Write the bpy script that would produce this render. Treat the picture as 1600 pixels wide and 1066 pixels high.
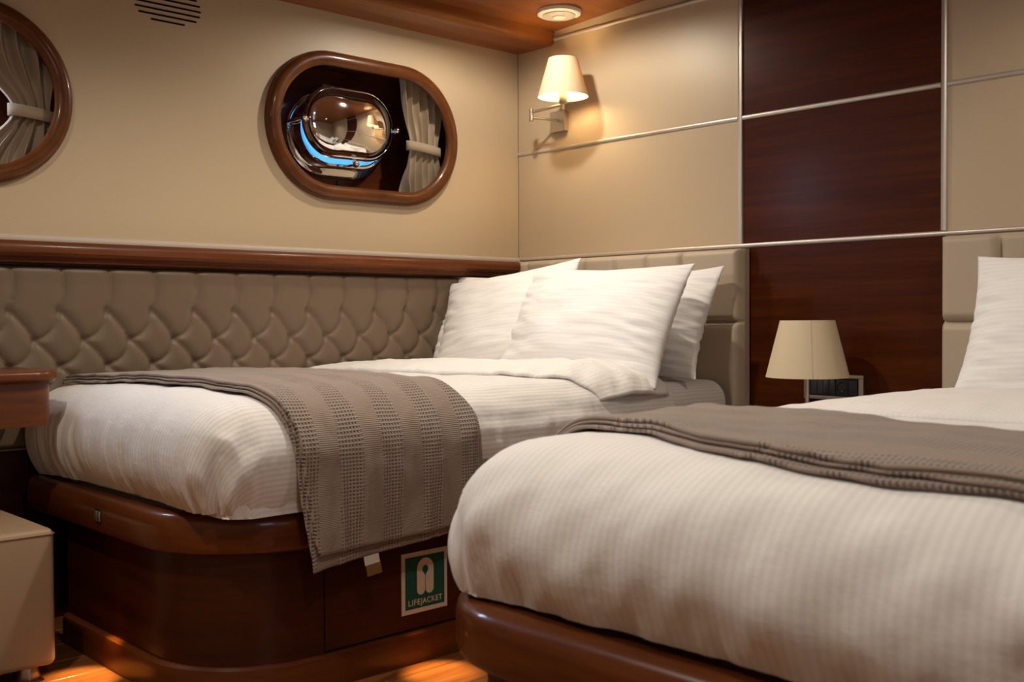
import bpy, bmesh, math, random
import numpy as np
from mathutils import Vector, Matrix, noise

random.seed(7)
for o in list(bpy.data.objects):
    bpy.data.objects.remove(o)
SC = bpy.context.scene
COL = SC.collection
PI = math.pi

# ------------------------------------------------------------------ camera
YAW, PITCH, ROLL = 0.81467, 0.02164, -0.00522
CAM = Vector((3.1615, -3.0214, 0.8629))
fw = Vector((-math.sin(YAW) * math.cos(PITCH), math.cos(YAW) * math.cos(PITCH), -math.sin(PITCH)))
rt = Vector((math.cos(YAW), math.sin(YAW), 0))
up = rt.cross(fw)
r2 = rt * math.cos(ROLL) + up * math.sin(ROLL)
u2 = up * math.cos(ROLL) - rt * math.sin(ROLL)
cd = bpy.data.cameras.new('camera')
cam = bpy.data.objects.new('camera', cd)
COL.objects.link(cam)
cd.sensor_width = 36.0
cd.lens = 1668.41 / 1600 * 36.0
cd.clip_start = 0.02
cam.matrix_world = Matrix(((r2.x, u2.x, -fw.x, CAM.x), (r2.y, u2.y, -fw.y, CAM.y), (r2.z, u2.z, -fw.z, CAM.z), (0, 0, 0, 1)))
cd.dof.use_dof = True
cd.dof.focus_distance = 3.3
cd.dof.aperture_fstop = 6.3
SC.camera = cam

# ------------------------------------------------------------------ world, exposure
w = bpy.data.worlds.new('world')
SC.world = w
w.use_nodes = True
w.node_tree.nodes['Background'].inputs[0].default_value = (0.30, 0.45, 0.70, 1)
w.node_tree.nodes['Background'].inputs[1].default_value = 0.4
SC.view_settings.view_transform = 'Standard'
SC.view_settings.look = 'None'
SC.view_settings.gamma = 1
SC.view_settings.use_curve_mapping = False
SC.view_settings.exposure = 1.33

WARM = (1.0, 0.90, 0.755)
# recessed ceiling downlights: x, y, watts, cone degrees, aim offset (dx, dy per metre of drop), edge blend
DOWNLIGHTS = [
    (0.54, -0.53, 8.8, 170, (0.0, 0.0), 0.35),
    (2.50, -0.62, 6, 150, (0.0, 0.0), 0.5),
    (1.10, -1.35, 21, 150, (0.0, 0.0), 0.7),
    (1.30, -2.75, 16, 165, (0.0, 0.0), 0.5),
    (2.75, -2.35, 13, 150, (0.0, 0.0), 0.7),
]
# general fill: an added, unseen window on the starboard side (wall_right), behind and right of the camera
# narrow reflector beam of the first downlight, aimed at the pillows: watts, cone, target
BEAM = (4.5, 62, (0.60, -0.42, 0.95))
FILL_WINDOW = dict(y=-2.75, z=1.35, w=1.1, h=0.7, watts=2, col=(1.0, 0.93, 0.86))
# cool daylight falling in through window_2 over the desk
PORT = dict(y=-2.36, z=1.50, w=0.5, h=0.28, watts=4.5, col=(0.62, 0.74, 1.0))
STRIP_W = 1.2

# ------------------------------------------------------------------ node helpers
def mat(name):
    m = bpy.data.materials.new(name)
    m.use_nodes = True
    nt = m.node_tree
    b = nt.nodes['Principled BSDF']
    return m, nt, b
def N(nt, t, **k):
    n = nt.nodes.new(t)
    for a, v in k.items():
        if a.startswith('i_'):
            n.inputs[a[2:].replace('_', ' ')].default_value = v
        else:
            setattr(n, a, v)
    return n
def L(nt, a, b):
    nt.links.new(a, b)
def math_n(nt, op, a, b=None):
    n = nt.nodes.new('ShaderNodeMath')
    n.operation = op
    for i, v in enumerate((a, b)):
        if v is None:
            continue
        if isinstance(v, (int, float)):
            n.inputs[i].default_value = v
        else:
            nt.links.new(v, n.inputs[i])
    return n.outputs[0]
def ramp(nt, fac, stops):
    r = nt.nodes.new('ShaderNodeValToRGB')
    el = r.color_ramp.elements
    el[0].position, el[0].color = stops[0][0], (*stops[0][1], 1)
    el[1].position, el[1].color = stops[-1][0], (*stops[-1][1], 1)
    for p, c in stops[1:-1]:
        e = el.new(p)
        e.color = (*c, 1)
    nt.links.new(fac, r.inputs[0])
    return r.outputs[0]

def wood(name, dark, mid, light, stretch=(1, 1, 1), rough=0.28, coat=0.18, scale=1.0, spec=0.2, crough=0.18):
    m, nt, b = mat(name)
    tc = N(nt, 'ShaderNodeTexCoord')
    mp = N(nt, 'ShaderNodeMapping')
    mp.inputs['Scale'].default_value = [s * scale for s in stretch]
    L(nt, tc.outputs['Object'], mp.inputs[0])
    n1 = N(nt, 'ShaderNodeTexNoise', i_Scale=1.6, i_Detail=6.0, i_Roughness=0.62, i_Distortion=0.5)
    n2 = N(nt, 'ShaderNodeTexNoise', i_Scale=9.0, i_Detail=4.0, i_Roughness=0.7)
    L(nt, mp.outputs[0], n1.inputs['Vector'])
    L(nt, mp.outputs[0], n2.inputs['Vector'])
    f = math_n(nt, 'ADD', math_n(nt, 'MULTIPLY', n1.outputs[0], 0.75), math_n(nt, 'MULTIPLY', n2.outputs[0], 0.25))
    c = ramp(nt, f, [(0.30, dark), (0.5, mid), (0.72, light)])
    L(nt, c, b.inputs['Base Color'])
    b.inputs['Roughness'].default_value = rough
    b.inputs['Coat Weight'].default_value = coat
    b.inputs['Coat Roughness'].default_value = crough
    b.inputs['Specular IOR Level'].default_value = spec
    return m
def plain(name, col, rough=0.5, metal=0.0, spec=0.5, bump=None, sheen=0.0):
    m, nt, b = mat(name)
    b.inputs['Base Color'].default_value = (*col, 1)
    b.inputs['Roughness'].default_value = rough
    b.inputs['Metallic'].default_value = metal
    b.inputs['Specular IOR Level'].default_value = spec
    b.inputs['Sheen Weight'].default_value = sheen
    tc = N(nt, 'ShaderNodeTexCoord')
    n = N(nt, 'ShaderNodeTexNoise', i_Scale=(bump[0] if bump else 14.0), i_Detail=3.0)
    L(nt, tc.outputs['Object'], n.inputs['Vector'])
    hs = N(nt, 'ShaderNodeMix', data_type='RGBA')
    hs.inputs['A'].default_value = (*[c * 0.95 for c in col], 1)
    hs.inputs['B'].default_value = (*[min(1, c * 1.05) for c in col], 1)
    L(nt, n.outputs[0], hs.inputs['Factor'])
    L(nt, hs.outputs['Result'], b.inputs['Base Color'])
    if bump:
        bp = N(nt, 'ShaderNodeBump', i_Strength=bump[1], i_Distance=bump[2])
        L(nt, n.outputs[0], bp.inputs['Height'])
        L(nt, bp.outputs[0], b.inputs['Normal'])
    return m
def emit(name, col, strength):
    m, nt, b = mat(name)
    b.inputs['Base Color'].default_value = (*[min(1, c * 0.5) for c in col], 1)
    b.inputs['Emission Color'].default_value = (*col, 1)
    b.inputs['Emission Strength'].default_value = strength
    return m
def linen(name, col, period, axis=0, contrast=0.10, bump=0.35):
    """white cotton satin with woven stripes; UV in metres"""
    m, nt, b = mat(name)
    uv = N(nt, 'ShaderNodeUVMap')
    sp = N(nt, 'ShaderNodeSeparateXYZ')
    L(nt, uv.outputs[0], sp.inputs[0])
    wv = math_n(nt, 'SINE', math_n(nt, 'MULTIPLY', sp.outputs[axis], 2 * PI / period))
    wv = math_n(nt, 'ADD', math_n(nt, 'MULTIPLY', wv, 0.5), 0.5)
    st = ramp(nt, wv, [(0.35, (0, 0, 0)), (0.65, (1, 1, 1))])
    mx = N(nt, 'ShaderNodeMix', data_type='RGBA')
    mx.inputs['A'].default_value = (*[c * (1 - contrast) for c in col], 1)  # satin sheen of the woven stripes put in as colour contrast
    mx.inputs['B'].default_value = (*col, 1)
    L(nt, st, mx.inputs['Factor'])
    L(nt, mx.outputs['Result'], b.inputs['Base Color'])
    mp = N(nt, 'ShaderNodeMapping')
    mp.inputs['Scale'].default_value = (26, 34, 1) if axis == 0 else (16, 70, 1)
    L(nt, uv.outputs[0], mp.inputs[0])
    n = N(nt, 'ShaderNodeTexNoise', i_Scale=1.0, i_Detail=4.0, i_Roughness=0.6)
    L(nt, mp.outputs[0], n.inputs['Vector'])
    h = math_n(nt, 'ADD', math_n(nt, 'MULTIPLY', n.outputs[0], 1.0), math_n(nt, 'MULTIPLY', wv, 0.08))
    bp = N(nt, 'ShaderNodeBump', i_Strength=bump, i_Distance=0.006)
    L(nt, h, bp.inputs['Height'])
    L(nt, bp.outputs[0], b.inputs['Normal'])
    b.inputs['Roughness'].default_value = 0.75
    b.inputs['Specular IOR Level'].default_value = 0.25
    b.inputs['Sheen Weight'].default_value = 0.15
    return m
def throw_mat(name):
    """waffle-weave throw: bands of open waffle and plain ribbed cloth; UV in metres (x across bed, y across the bands)"""
    m, nt, b = mat(name)
    uv = N(nt, 'ShaderNodeUVMap')
    sp = N(nt, 'ShaderNodeSeparateXYZ')
    L(nt, uv.outputs[0], sp.inputs[0])
    x, y = sp.outputs[0], sp.outputs[1]
    nz = N(nt, 'ShaderNodeTexNoise', i_Scale=60.0, i_Detail=2.0)
    L(nt, uv.outputs[0], nz.inputs['Vector'])
    band = math_n(nt, 'SINE', math_n(nt, 'ADD', math_n(nt, 'MULTIPLY', y, 2 * PI / 0.118), math_n(nt, 'MULTIPLY', nz.outputs[0], 0.8)))
    band = ramp(nt, math_n(nt, 'ADD', math_n(nt, 'MULTIPLY', band, 0.5), 0.5), [(0.42, (0, 0, 0)), (0.58, (1, 1, 1))])
    wx = math_n(nt, 'SINE', math_n(nt, 'MULTIPLY', x, 2 * PI / 0.0085))
    wy = math_n(nt, 'SINE', math_n(nt, 'MULTIPLY', y, 2 * PI / 0.0085))
    waf = math_n(nt, 'MAXIMUM', wx, wy)
    rib = math_n(nt, 'MULTIPLY', math_n(nt, 'SINE', math_n(nt, 'MULTIPLY', x, 2 * PI / 0.004)), 0.18)
    mx = N(nt, 'ShaderNodeMix', data_type='FLOAT')
    L(nt, band, mx.inputs['Factor'])
    L(nt, rib, mx.inputs['A'])
    L(nt, waf, mx.inputs['B'])
    h = mx.outputs['Result']
    bp = N(nt, 'ShaderNodeBump', i_Strength=0.75, i_Distance=0.0035)
    L(nt, h, bp.inputs['Height'])
    L(nt, bp.outputs[0], b.inputs['Normal'])
    c = ramp(nt, math_n(nt, 'ADD', math_n(nt, 'MULTIPLY', h, 0.5), 0.5), [(0.05, (0.12, 0.088, 0.07)), (0.5, (0.315, 0.24, 0.195)), (0.95, (0.36, 0.28, 0.23))])
    L(nt, c, b.inputs['Base Color'])
    b.inputs['Roughness'].default_value = 0.9
    b.inputs['Specular IOR Level'].default_value = 0.15
    b.inputs['Sheen Weight'].default_value = 0.25
    return m

M = {}
MAH = ((0.030, 0.0055, 0.0012), (0.075, 0.016, 0.0035), (0.13, 0.033, 0.008))
M['wood_panel'] = wood('mahogany_panel', (0.034, 0.0058, 0.0009), (0.062, 0.0125, 0.0019), (0.098, 0.023, 0.0038), (0.8, 4, 16), rough=0.38, coat=0.04, spec=0.10)
M['wood_base'] = wood('mahogany_base', (0.020, 0.0035, 0.001), (0.045, 0.009, 0.002), (0.075, 0.017, 0.004), (0.9, 0.9, 10), rough=0.32, coat=0.15, spec=0.3)
M['wood_mould'] = wood('mahogany_moulding', (0.06, 0.0125, 0.0026), (0.115, 0.029, 0.006), (0.17, 0.048, 0.011), (1.2, 1.2, 12), rough=0.32, coat=0.4, crough=0.08)
M['wood_rail'] = wood('mahogany_rail', (0.055, 0.013, 0.003), (0.12, 0.032, 0.007), (0.20, 0.062, 0.016), (8, 0.9, 14), rough=0.42, coat=0.12)
M['wood_recess'] = wood('mahogany_recess', (0.05, 0.010, 0.002), (0.095, 0.021, 0.005), (0.14, 0.036, 0.009), (4, 3, 12), rough=0.4, coat=0.1)
M['wood_ring'] = wood('mahogany_ring', (0.055, 0.014, 0.0025), (0.105, 0.031, 0.006), (0.165, 0.055, 0.012), (4, 3, 3), rough=0.34, coat=0.3, crough=0.1)
M['wood_ceiling'] = wood('cherry_ceiling', (0.13, 0.034, 0.006), (0.22, 0.066, 0.013), (0.31, 0.105, 0.024), (9, 0.7, 6), rough=0.34)
M['wood_floor'] = wood('teak_floor', (0.16, 0.055, 0.014), (0.26, 0.10, 0.027), (0.38, 0.16, 0.05), (10, 0.9, 1), rough=0.22)
M['wood_desk'] = wood('mahogany_desk', (0.055, 0.014, 0.004), (0.12, 0.034, 0.009), (0.2, 0.065, 0.018), (3, 1, 9), rough=0.28)
M['wall'] = plain('beige_leatherette', (0.52, 0.405, 0.265), 0.42, bump=(420.0, 0.10, 0.0006), spec=0.4)
M['wall_panel'] = plain('beige_leatherette_panel', (0.535, 0.42, 0.28), 0.42, bump=(420.0, 0.10, 0.0006), spec=0.4)
M['leather'] = plain('taupe_leather', (0.150, 0.102, 0.066), 0.5, bump=(260.0, 0.12, 0.0008), spec=0.35)
M['leather_hb'] = plain('beige_leather', (0.47, 0.385, 0.285), 0.5, bump=(260.0, 0.12, 0.0008), spec=0.35)
M['ottoman'] = plain('ottoman_leather', (0.36, 0.24, 0.145), 0.48, bump=(200.0, 0.12, 0.0008), spec=0.35)
M['alu'] = plain('satin_aluminium', (0.62, 0.56, 0.49), 0.38, metal=0.55)
M['trim_paint'] = plain('satin_trim_paint', (0.47, 0.40, 0.33), 0.5, spec=0.3)
M['nickel'] = plain('brushed_nickel', (0.55, 0.50, 0.43), 0.33, metal=0.95)
M['chrome'] = plain('polished_steel', (0.85, 0.84, 0.82), 0.04, metal=1.0)
M['black'] = plain('black_plastic', (0.012, 0.012, 0.012), 0.4)
M['gap'] = plain('dark_gap', (0.006, 0.004, 0.003), 0.8, spec=0.1)
M['switch'] = plain('anthracite_plastic', (0.035, 0.035, 0.037), 0.35)
M['white_plastic'] = plain('white_plastic', (0.66, 0.60, 0.52), 0.4)
M['grey_plastic'] = plain('grey_plastic', (0.50, 0.44, 0.37), 0.45)
M['linen'] = linen('striped_white_linen', (0.80, 0.768, 0.735), 0.0125, 0, 0.12)
M['linen_soft'] = linen('striped_white_linen_soft', (0.80, 0.768, 0.735), 0.0135, 0, 0.065, 0.25)
M['linen_plain'] = linen('white_linen', (0.80, 0.768, 0.735), 0.0115, 0, 0.03, 0.6)
M['pillow'] = linen('pillowcase_linen', (0.82, 0.80, 0.78), 0.013, 1, 0.04, 0.25)
M['throw'] = throw_mat('taupe_waffle_throw')
M['curtain'] = plain('beige_curtain', (0.40, 0.31, 0.215), 0.85, bump=(500.0, 0.2, 0.0008), spec=0.15, sheen=0.2)
M['green'] = plain('sign_green', (0.005, 0.085, 0.062), 0.25)
M['sign_white'] = plain('sign_white', (0.60, 0.52, 0.42), 0.3)
M['tag_white'] = plain('tag_white', (0.70, 0.66, 0.60), 0.7)
M['tag_brown'] = plain('tag_brown', (0.22, 0.11, 0.035), 0.6)
M['daylight'] = emit('daylight_pane', (0.10, 0.42, 0.95), 0.55)
M['night_pane'] = plain('dark_glass', (0.006, 0.008, 0.02), 0.05)
M['bulb'] = emit('lamp_bulb', (1.0, 0.78, 0.48), 42)
M['lens'] = emit('downlight_lens', (1.0, 0.86, 0.68), 6)
M['led'] = emit('led_strip', (1.0, 0.52, 0.16), 10)

def shade_mat(name, col):
    m, nt, b = mat(name)
    out = nt.nodes['Material Output']
    tr = N(nt, 'ShaderNodeBsdfTranslucent')
    tr.inputs[0].default_value = (0.95, 0.62, 0.20, 1)
    b.inputs['Base Color'].default_value = (*col, 1)
    b.inputs['Roughness'].default_value = 0.8
    b.inputs['Specular IOR Level'].default_value = 0.1
    tc = N(nt, 'ShaderNodeTexCoord')
    n = N(nt, 'ShaderNodeTexNoise', i_Scale=300.0, i_Detail=2.0)
    L(nt, tc.outputs['Object'], n.inputs['Vector'])
    bp = N(nt, 'ShaderNodeBump', i_Strength=0.1, i_Distance=0.001)
    L(nt, n.outputs[0], bp.inputs['Height'])
    L(nt, bp.outputs[0], b.inputs['Normal'])
    mx = N(nt, 'ShaderNodeMixShader')
    mx.inputs[0].default_value = 0.10
    L(nt, b.outputs[0], mx.inputs[1])
    L(nt, tr.outputs[0], mx.inputs[2])
    L(nt, mx.outputs[0], out.inputs[0])
    return m
M['shade'] = shade_mat('parchment_shade', (0.70, 0.585, 0.40))

# ------------------------------------------------------------------ object helpers
def setp(o, label=None, cat=None, group=None, kind=None):
    for k, v in (('label', label), ('category', cat), ('group', group), ('kind', kind)):
        if v:
            o[k] = v
    return o
def empty(name, loc, label=None, cat=None, group=None, kind=None):
    o = bpy.data.objects.new(name, None)
    o.empty_display_size = 0.05
    COL.objects.link(o)
    o.location = loc
    return setp(o, label, cat, group, kind)
def wloc(o):
    v = Vector(o.location)
    while o.parent:
        o = o.parent
        v = v + Vector(o.location)
    return v
def mesh(name, verts, faces, m, parent=None, loc=None, smooth=True, uvs=None):
    """verts in world coordinates; only translations are used so parenting stays simple"""
    if loc is None:
        loc = wloc(parent) if parent else Vector(verts[0])
    loc = Vector(loc)
    me = bpy.data.meshes.new(name)
    me.from_pydata([tuple(Vector(v) - loc) for v in verts], [], faces)
    if smooth:
        me.polygons.foreach_set('use_smooth', [True] * len(me.polygons))
    if uvs is not None:
        ul = me.uv_layers.new(name='UVMap')
        vi = np.empty(len(me.loops), dtype=np.int32)
        me.loops.foreach_get('vertex_index', vi)
        ul.data.foreach_set('uv', np.asarray(uvs, dtype=np.float32)[vi].ravel())
    me.materials.append(m if not isinstance(m, str) else M[m])
    me.update()
    o = bpy.data.objects.new(name, me)
    COL.objects.link(o)
    if parent:
        o.parent = parent
        o.location = loc - wloc(parent)
    else:
        o.location = loc
    return o
def bm_obj(name, bm, m, parent=None, loc=None, smooth=False, auto=None):
    bmesh.ops.recalc_face_normals(bm, faces=bm.faces[:])
    bm.verts.index_update()
    vs = [v.co.copy() for v in bm.verts]
    fs = [[v.index for v in f.verts] for f in bm.faces]
    bm.free()
    o = mesh(name, vs, fs, m, parent, loc, smooth)
    if auto is not None:
        shade_auto(o, auto)
    return o
def shade_auto(o, deg):
    me = o.data
    me.polygons.foreach_set('use_smooth', [True] * len(me.polygons))
    bm = bmesh.new()
    bm.from_mesh(me)
    for e in bm.edges:
        if len(e.link_faces) == 2 and e.calc_face_angle(0) > math.radians(deg):
            e.smooth = False
    bm.to_mesh(me)
    bm.free()
def add_box(bm, x0, x1, y0, y1, z0, z1, bev=0.0, seg=2):
    r = bmesh.ops.create_cube(bm, size=1)
    vs = r['verts']
    for v in vs:
        v.co = Vector(((x0 + x1) / 2 + v.co.x * (x1 - x0), (y0 + y1) / 2 + v.co.y * (y1 - y0), (z0 + z1) / 2 + v.co.z * (z1 - z0)))
    if bev > 0:
        es = list({e for v in vs for e in v.link_edges})
        bmesh.ops.bevel(bm, geom=es, offset=bev, segments=seg, affect='EDGES', profile=0.5)
def box(name, x0, x1, y0, y1, z0, z1, m, parent=None, bev=0.0, seg=2, loc=None):
    bm = bmesh.new()
    add_box(bm, x0, x1, y0, y1, z0, z1, bev, seg)
    if loc is None and parent is None:
        loc = ((x0 + x1) / 2, (y0 + y1) / 2, z0)
    return bm_obj(name, bm, m, parent, loc, auto=40)
def add_tube(bm, pts, r, seg=10, cap=True):
    pts = [Vector(p) for p in pts]
    rings = []
    n = len(pts)
    for i, p in enumerate(pts):
        t = (pts[min(i + 1, n - 1)] - pts[max(i - 1, 0)]).normalized()
        a = Vector((0, 0, 1)) if abs(t.z) < 0.9 else Vector((1, 0, 0))
        s = t.cross(a).normalized()
        q = t.cross(s)
        rr = r[i] if isinstance(r, (list, tuple)) else r
        rings.append([bm.verts.new(p + (s * math.cos(2 * PI * k / seg) + q * math.sin(2 * PI * k / seg)) * rr) for k in range(seg)])
    for i in range(n - 1):
        for k in range(seg):
            bm.faces.new((rings[i][k], rings[i][(k + 1) % seg], rings[i + 1][(k + 1) % seg], rings[i + 1][k]))
    if cap:
        bm.faces.new(rings[0])
        bm.faces.new(rings[-1][::-1])
def tube(name, pts, r, m, parent=None, seg=12, loc=None):
    bm = bmesh.new()
    add_tube(bm, pts, r, seg)
    return bm_obj(name, bm, m, parent, loc, auto=45)
def lathe(name, prof, c, m, parent=None, seg=48, axis='z', closed=False, loc=None):
    """prof = [(radius, height)] about an axis through c"""
    vs, fs = [], []
    n = len(prof)
    for k in range(seg):
        a = 2 * PI * k / seg
        for r, h in prof:
            if axis == 'z':
                vs.append((c[0] + r * math.cos(a), c[1] + r * math.sin(a), c[2] + h))
            elif axis == 'x':
                vs.append((c[0] + h, c[1] + r * math.cos(a), c[2] + r * math.sin(a)))
            else:
                vs.append((c[0] + r * math.cos(a), c[1] + h, c[2] + r * math.sin(a)))
    for k in range(seg):
        k2 = (k + 1) % seg
        for i in range(n if closed else n - 1):
            j = (i + 1) % n
            fs.append((k * n + i, k2 * n + i, k2 * n + j, k * n + j))
    bm = bmesh.new()
    bv = [bm.verts.new(v) for v in vs]
    for f in fs:
        bm.faces.new([bv[i] for i in f])
    bmesh.ops.remove_doubles(bm, verts=bm.verts[:], dist=1e-5)
    return bm_obj(name, bm, m, parent, loc, auto=40)
def sweep(name, path, prof, m, parent=None, closed=False, loc=None, auto=35):
    """prof = [(outward, z)], path = list of (x, y, nx, ny) in plan; outward along n"""
    vs, fs = [], []
    n = len(prof)
    for (x, y, nx, ny) in path:
        for o, z in prof:
            vs.append((x + nx * o, y + ny * o, z))
    K = len(path)
    for k in range(K if closed else K - 1):
        k2 = (k + 1) % K
        for i in range(n):
            j = (i + 1) % n
            fs.append((k * n + i, k2 * n + i, k2 * n + j, k * n + j))
    if not closed:
        fs.append(tuple(range(n)))
        fs.append(tuple((K - 1) * n + i for i in range(n))[::-1])
    bm = bmesh.new()
    bv = [bm.verts.new(v) for v in vs]
    for f in fs:
        bm.faces.new([bv[i] for i in f])
    return bm_obj(name, bm, m, parent, loc, auto=auto)
def nz(x, y, z=0.0):
    return noise.noise(Vector((x, y, z)))

# ------------------------------------------------------------------ room shell
RX, RY = 4.2, -3.9
def ceil_z(x):
    return 1.974 + 0.062 * x - 0.0149 * x * x

# floor: teak planks running fore and aft, one object each, over a dark subfloor
floor = box('floor', -0.05, RX, RY, 0.05, -0.06, -0.008, 'gap', loc=(0, 0, 0))
setp(floor, kind='structure')
pw = 0.14
npl = int(RX / pw)
pm = None
for i in range(npl):
    if pm is None:
        p = box('plank', 0.0015, pw - 0.0015, RY, 0.0, -0.02, 0.0, 'wood_floor', floor, bev=0.0015, seg=1)
        pm = p.data
    else:
        p = bpy.data.objects.new('plank', pm)
        COL.objects.link(p)
        p.parent = floor
        p.location = (i * pw, 0, 0)

# ceiling: cambered wooden headlining, gently higher amidships
xs = np.linspace(0.0, RX, 25)
vs = [(x, yy, ceil_z(x)) for x in xs for yy in (0.06, RY)] + [(x, yy, ceil_z(x) + 0.05) for x in xs for yy in (0.06, RY)]
fs = []
K = len(xs)
for i in range(K - 1):
    a, b_, c, d = 2 * i, 2 * i + 1, 2 * i + 3, 2 * i + 2
    fs += [(a, b_, c, d), (a + 2 * K, d + 2 * K, c + 2 * K, b_ + 2 * K)]
ceiling = mesh('ceiling', vs, fs, 'wood_ceiling', loc=(0, 0, 2.0), smooth=False)
setp(ceiling, kind='structure')

# wooden soffit running along the ship's side
sof = sweep('trim_1', [(0, RY, 1, 0), (0, 0, 1, 0)],
            [(0.0, 1.934), (0.188, 1.934), (0.200, 1.937), (0.207, 1.944), (0.2095, 1.955), (0.2095, 2.02), (0.0, 2.02)],
            'wood_ceiling', loc=(0, 0, 1.934))
setp(sof, kind='structure')

# --- wall_left with two stadium openings
def stadium(cy, cz, hl, hh, n=24):
    """outline in the y-z plane; hl, hh = half length / half height"""
    r = hh
    e = hl - hh
    pts = []
    for i in range(n + 1):
        a = -PI / 2 + PI * i / n
        pts.append((cy + e + r * math.cos(a), cz + r * math.sin(a)))
    for i in range(n + 1):
        a = PI / 2 + PI * i / n
        pts.append((cy - e + r * math.cos(a), cz + r * math.sin(a)))
    return pts
P1 = dict(cy=-0.754, cz=1.536, hl=0.378, hh=0.222)     # opening of window_1
P2 = dict(cy=-2.221, cz=1.498, hl=0.378, hh=0.222)
WZ = 1.945
vs, fs = [], []
def ring_plate(y0, y1, z0, z1, P):
    pts = stadium(P['cy'], P['cz'], P['hl'], P['hh'])
    b0 = len(vs)
    n = len(pts)
    for (y, z) in pts:
        vs.append((0, y, z))
    for (y, z) in pts:
        dy, dz = y - P['cy'], z - P['cz']
        ty = ((y1 - P['cy']) / dy) if dy > 1e-9 else ((y0 - P['cy']) / dy if dy < -1e-9 else 1e9)
        tz = ((z1 - P['cz']) / dz) if dz > 1e-9 else ((z0 - P['cz']) / dz if dz < -1e-9 else 1e9)
        t = min(ty, tz)
        vs.append((0, P['cy'] + dy * t, P['cz'] + dz * t))
    for i in range(n):
        j = (i + 1) % n
        fs.append((b0 + i, b0 + j, b0 + n + j, b0 + n + i))
    # corner fillers
    for (yc, zc) in ((y1, z1), (y0, z1), (y0, z0), (y1, z0)):
        best = None
        for i in range(n):
            j = (i + 1) % n
            A, B = vs[b0 + n + i], vs[b0 + n + j]
            on = lambda q: (abs(q[1] - yc) < 1e-6, abs(q[2] - zc) < 1e-6)
            a, b = on(A), on(B)
            if (a[0] and not a[1] and b[1] and not b[0]) or (a[1] and not a[0] and b[0] and not b[1]):
                best = (b0 + n + i, b0 + n + j)
        if best:
            vs.append((0, yc, zc))
            fs.append((best[0], best[1], len(vs) - 1))
def rect_plate(y0, y1, z0, z1):
    b0 = len(vs)
    vs.extend([(0, y0, z0), (0, y1, z0), (0, y1, z1), (0, y0, z1)])
    fs.append((b0, b0 + 1, b0 + 2, b0 + 3))
rect_plate(RY, 0, 0.0, 1.10)
ring_plate(-1.5, 0.0, 1.10, WZ, P1)
ring_plate(-3.0, -1.5, 1.10, WZ, P2)
rect_plate(RY, -3.0, 1.10, WZ)
wl = mesh('wall_left', vs, fs, 'wall', loc=(0, 0, 0), smooth=False)
setp(wl, kind='structure')
box('panel', 0.0005, 0.006, -3.2, -1.5, 0.0, 0.495, 'wood_base', wl)  # dark sheet added to stand in for the shade under the desk

# --- wall_back with separate panels
wb = box('wall_back', -0.3, RX, 0.012, 0.05, 0.0, 2.2, 'gap', loc=(0, 0, 0))
setp(wb, kind='structure')
XV = [0.0, 1.0788, 1.775, RX]
ZH = [0.0, 1.10, 1.5271, 1.9638, 2.18]
for i in range(3):
    for j in range(4):
        mm = 'wood_panel' if i == 1 else 'wall_panel'
        box('panel', XV[i] + 0.001, XV[i + 1] - 0.001, 0.0, 0.014, ZH[j] + 0.001, ZH[j + 1] - 0.001, mm, wb, bev=0.0015, seg=1)
# aluminium trims between the panels (half-round strips)
def hstrip(name, x0, x1, z, h=0.0078, d=0.007):
    prof = [(0, z - h)] + [(d * math.sin(PI * k / 8), z - h * math.cos(PI * k / 8)) for k in range(1, 8)] + [(0, z + h)]
    o = sweep(name, [(x0, 0, 0, -1), (x1, 0, 0, -1)], prof, 'alu', loc=(x0, 0, z))
    return setp(o, kind='structure')
def vstrip(name, x, z0, z1, h=0.0095, d=0.006):
    vs_, fs_ = [], []
    prof = [(-h, 0), (-h * 0.8, -d), (-h * 0.15, -d * 0.7), (h * 0.15, -d * 0.7), (h * 0.8, -d), (h, 0)]
    for zz in (z0, z1):
        for px, py in prof:
            vs_.append((x + px, py, zz))
    for i in range(5):
        fs_.append((i, i + 1, i + 7, i + 6))
    o = mesh(name, vs_, fs_, 'alu', loc=(x, 0, z0), smooth=False)
    return setp(o, kind='structure')
tn = 2
for (x0, x1, z) in ((0.0, XV[1] - 0.0095, ZH[2]), (XV[1] + 0.0095, XV[2] - 0.0095, ZH[2]), (XV[2] + 0.0095, RX, ZH[2]),
                    (0.0, XV[1], ZH[1]), (XV[1], XV[2], ZH[1]), (XV[2], RX, ZH[1]),
                    (0.2095, XV[1] - 0.0095, ZH[3] - 0.006), (XV[1] + 0.0095, XV[2] - 0.0095, ZH[3] - 0.006), (XV[2] + 0.0095, RX, ZH[3] - 0.006)):
    hstrip('trim_%d' % tn, x0, x1, z)
    tn += 1
for x in XV[1:3]:
    vstrip('trim_%d' % tn, x, ZH[1] + 0.008, 2.17)
    tn += 1

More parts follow.
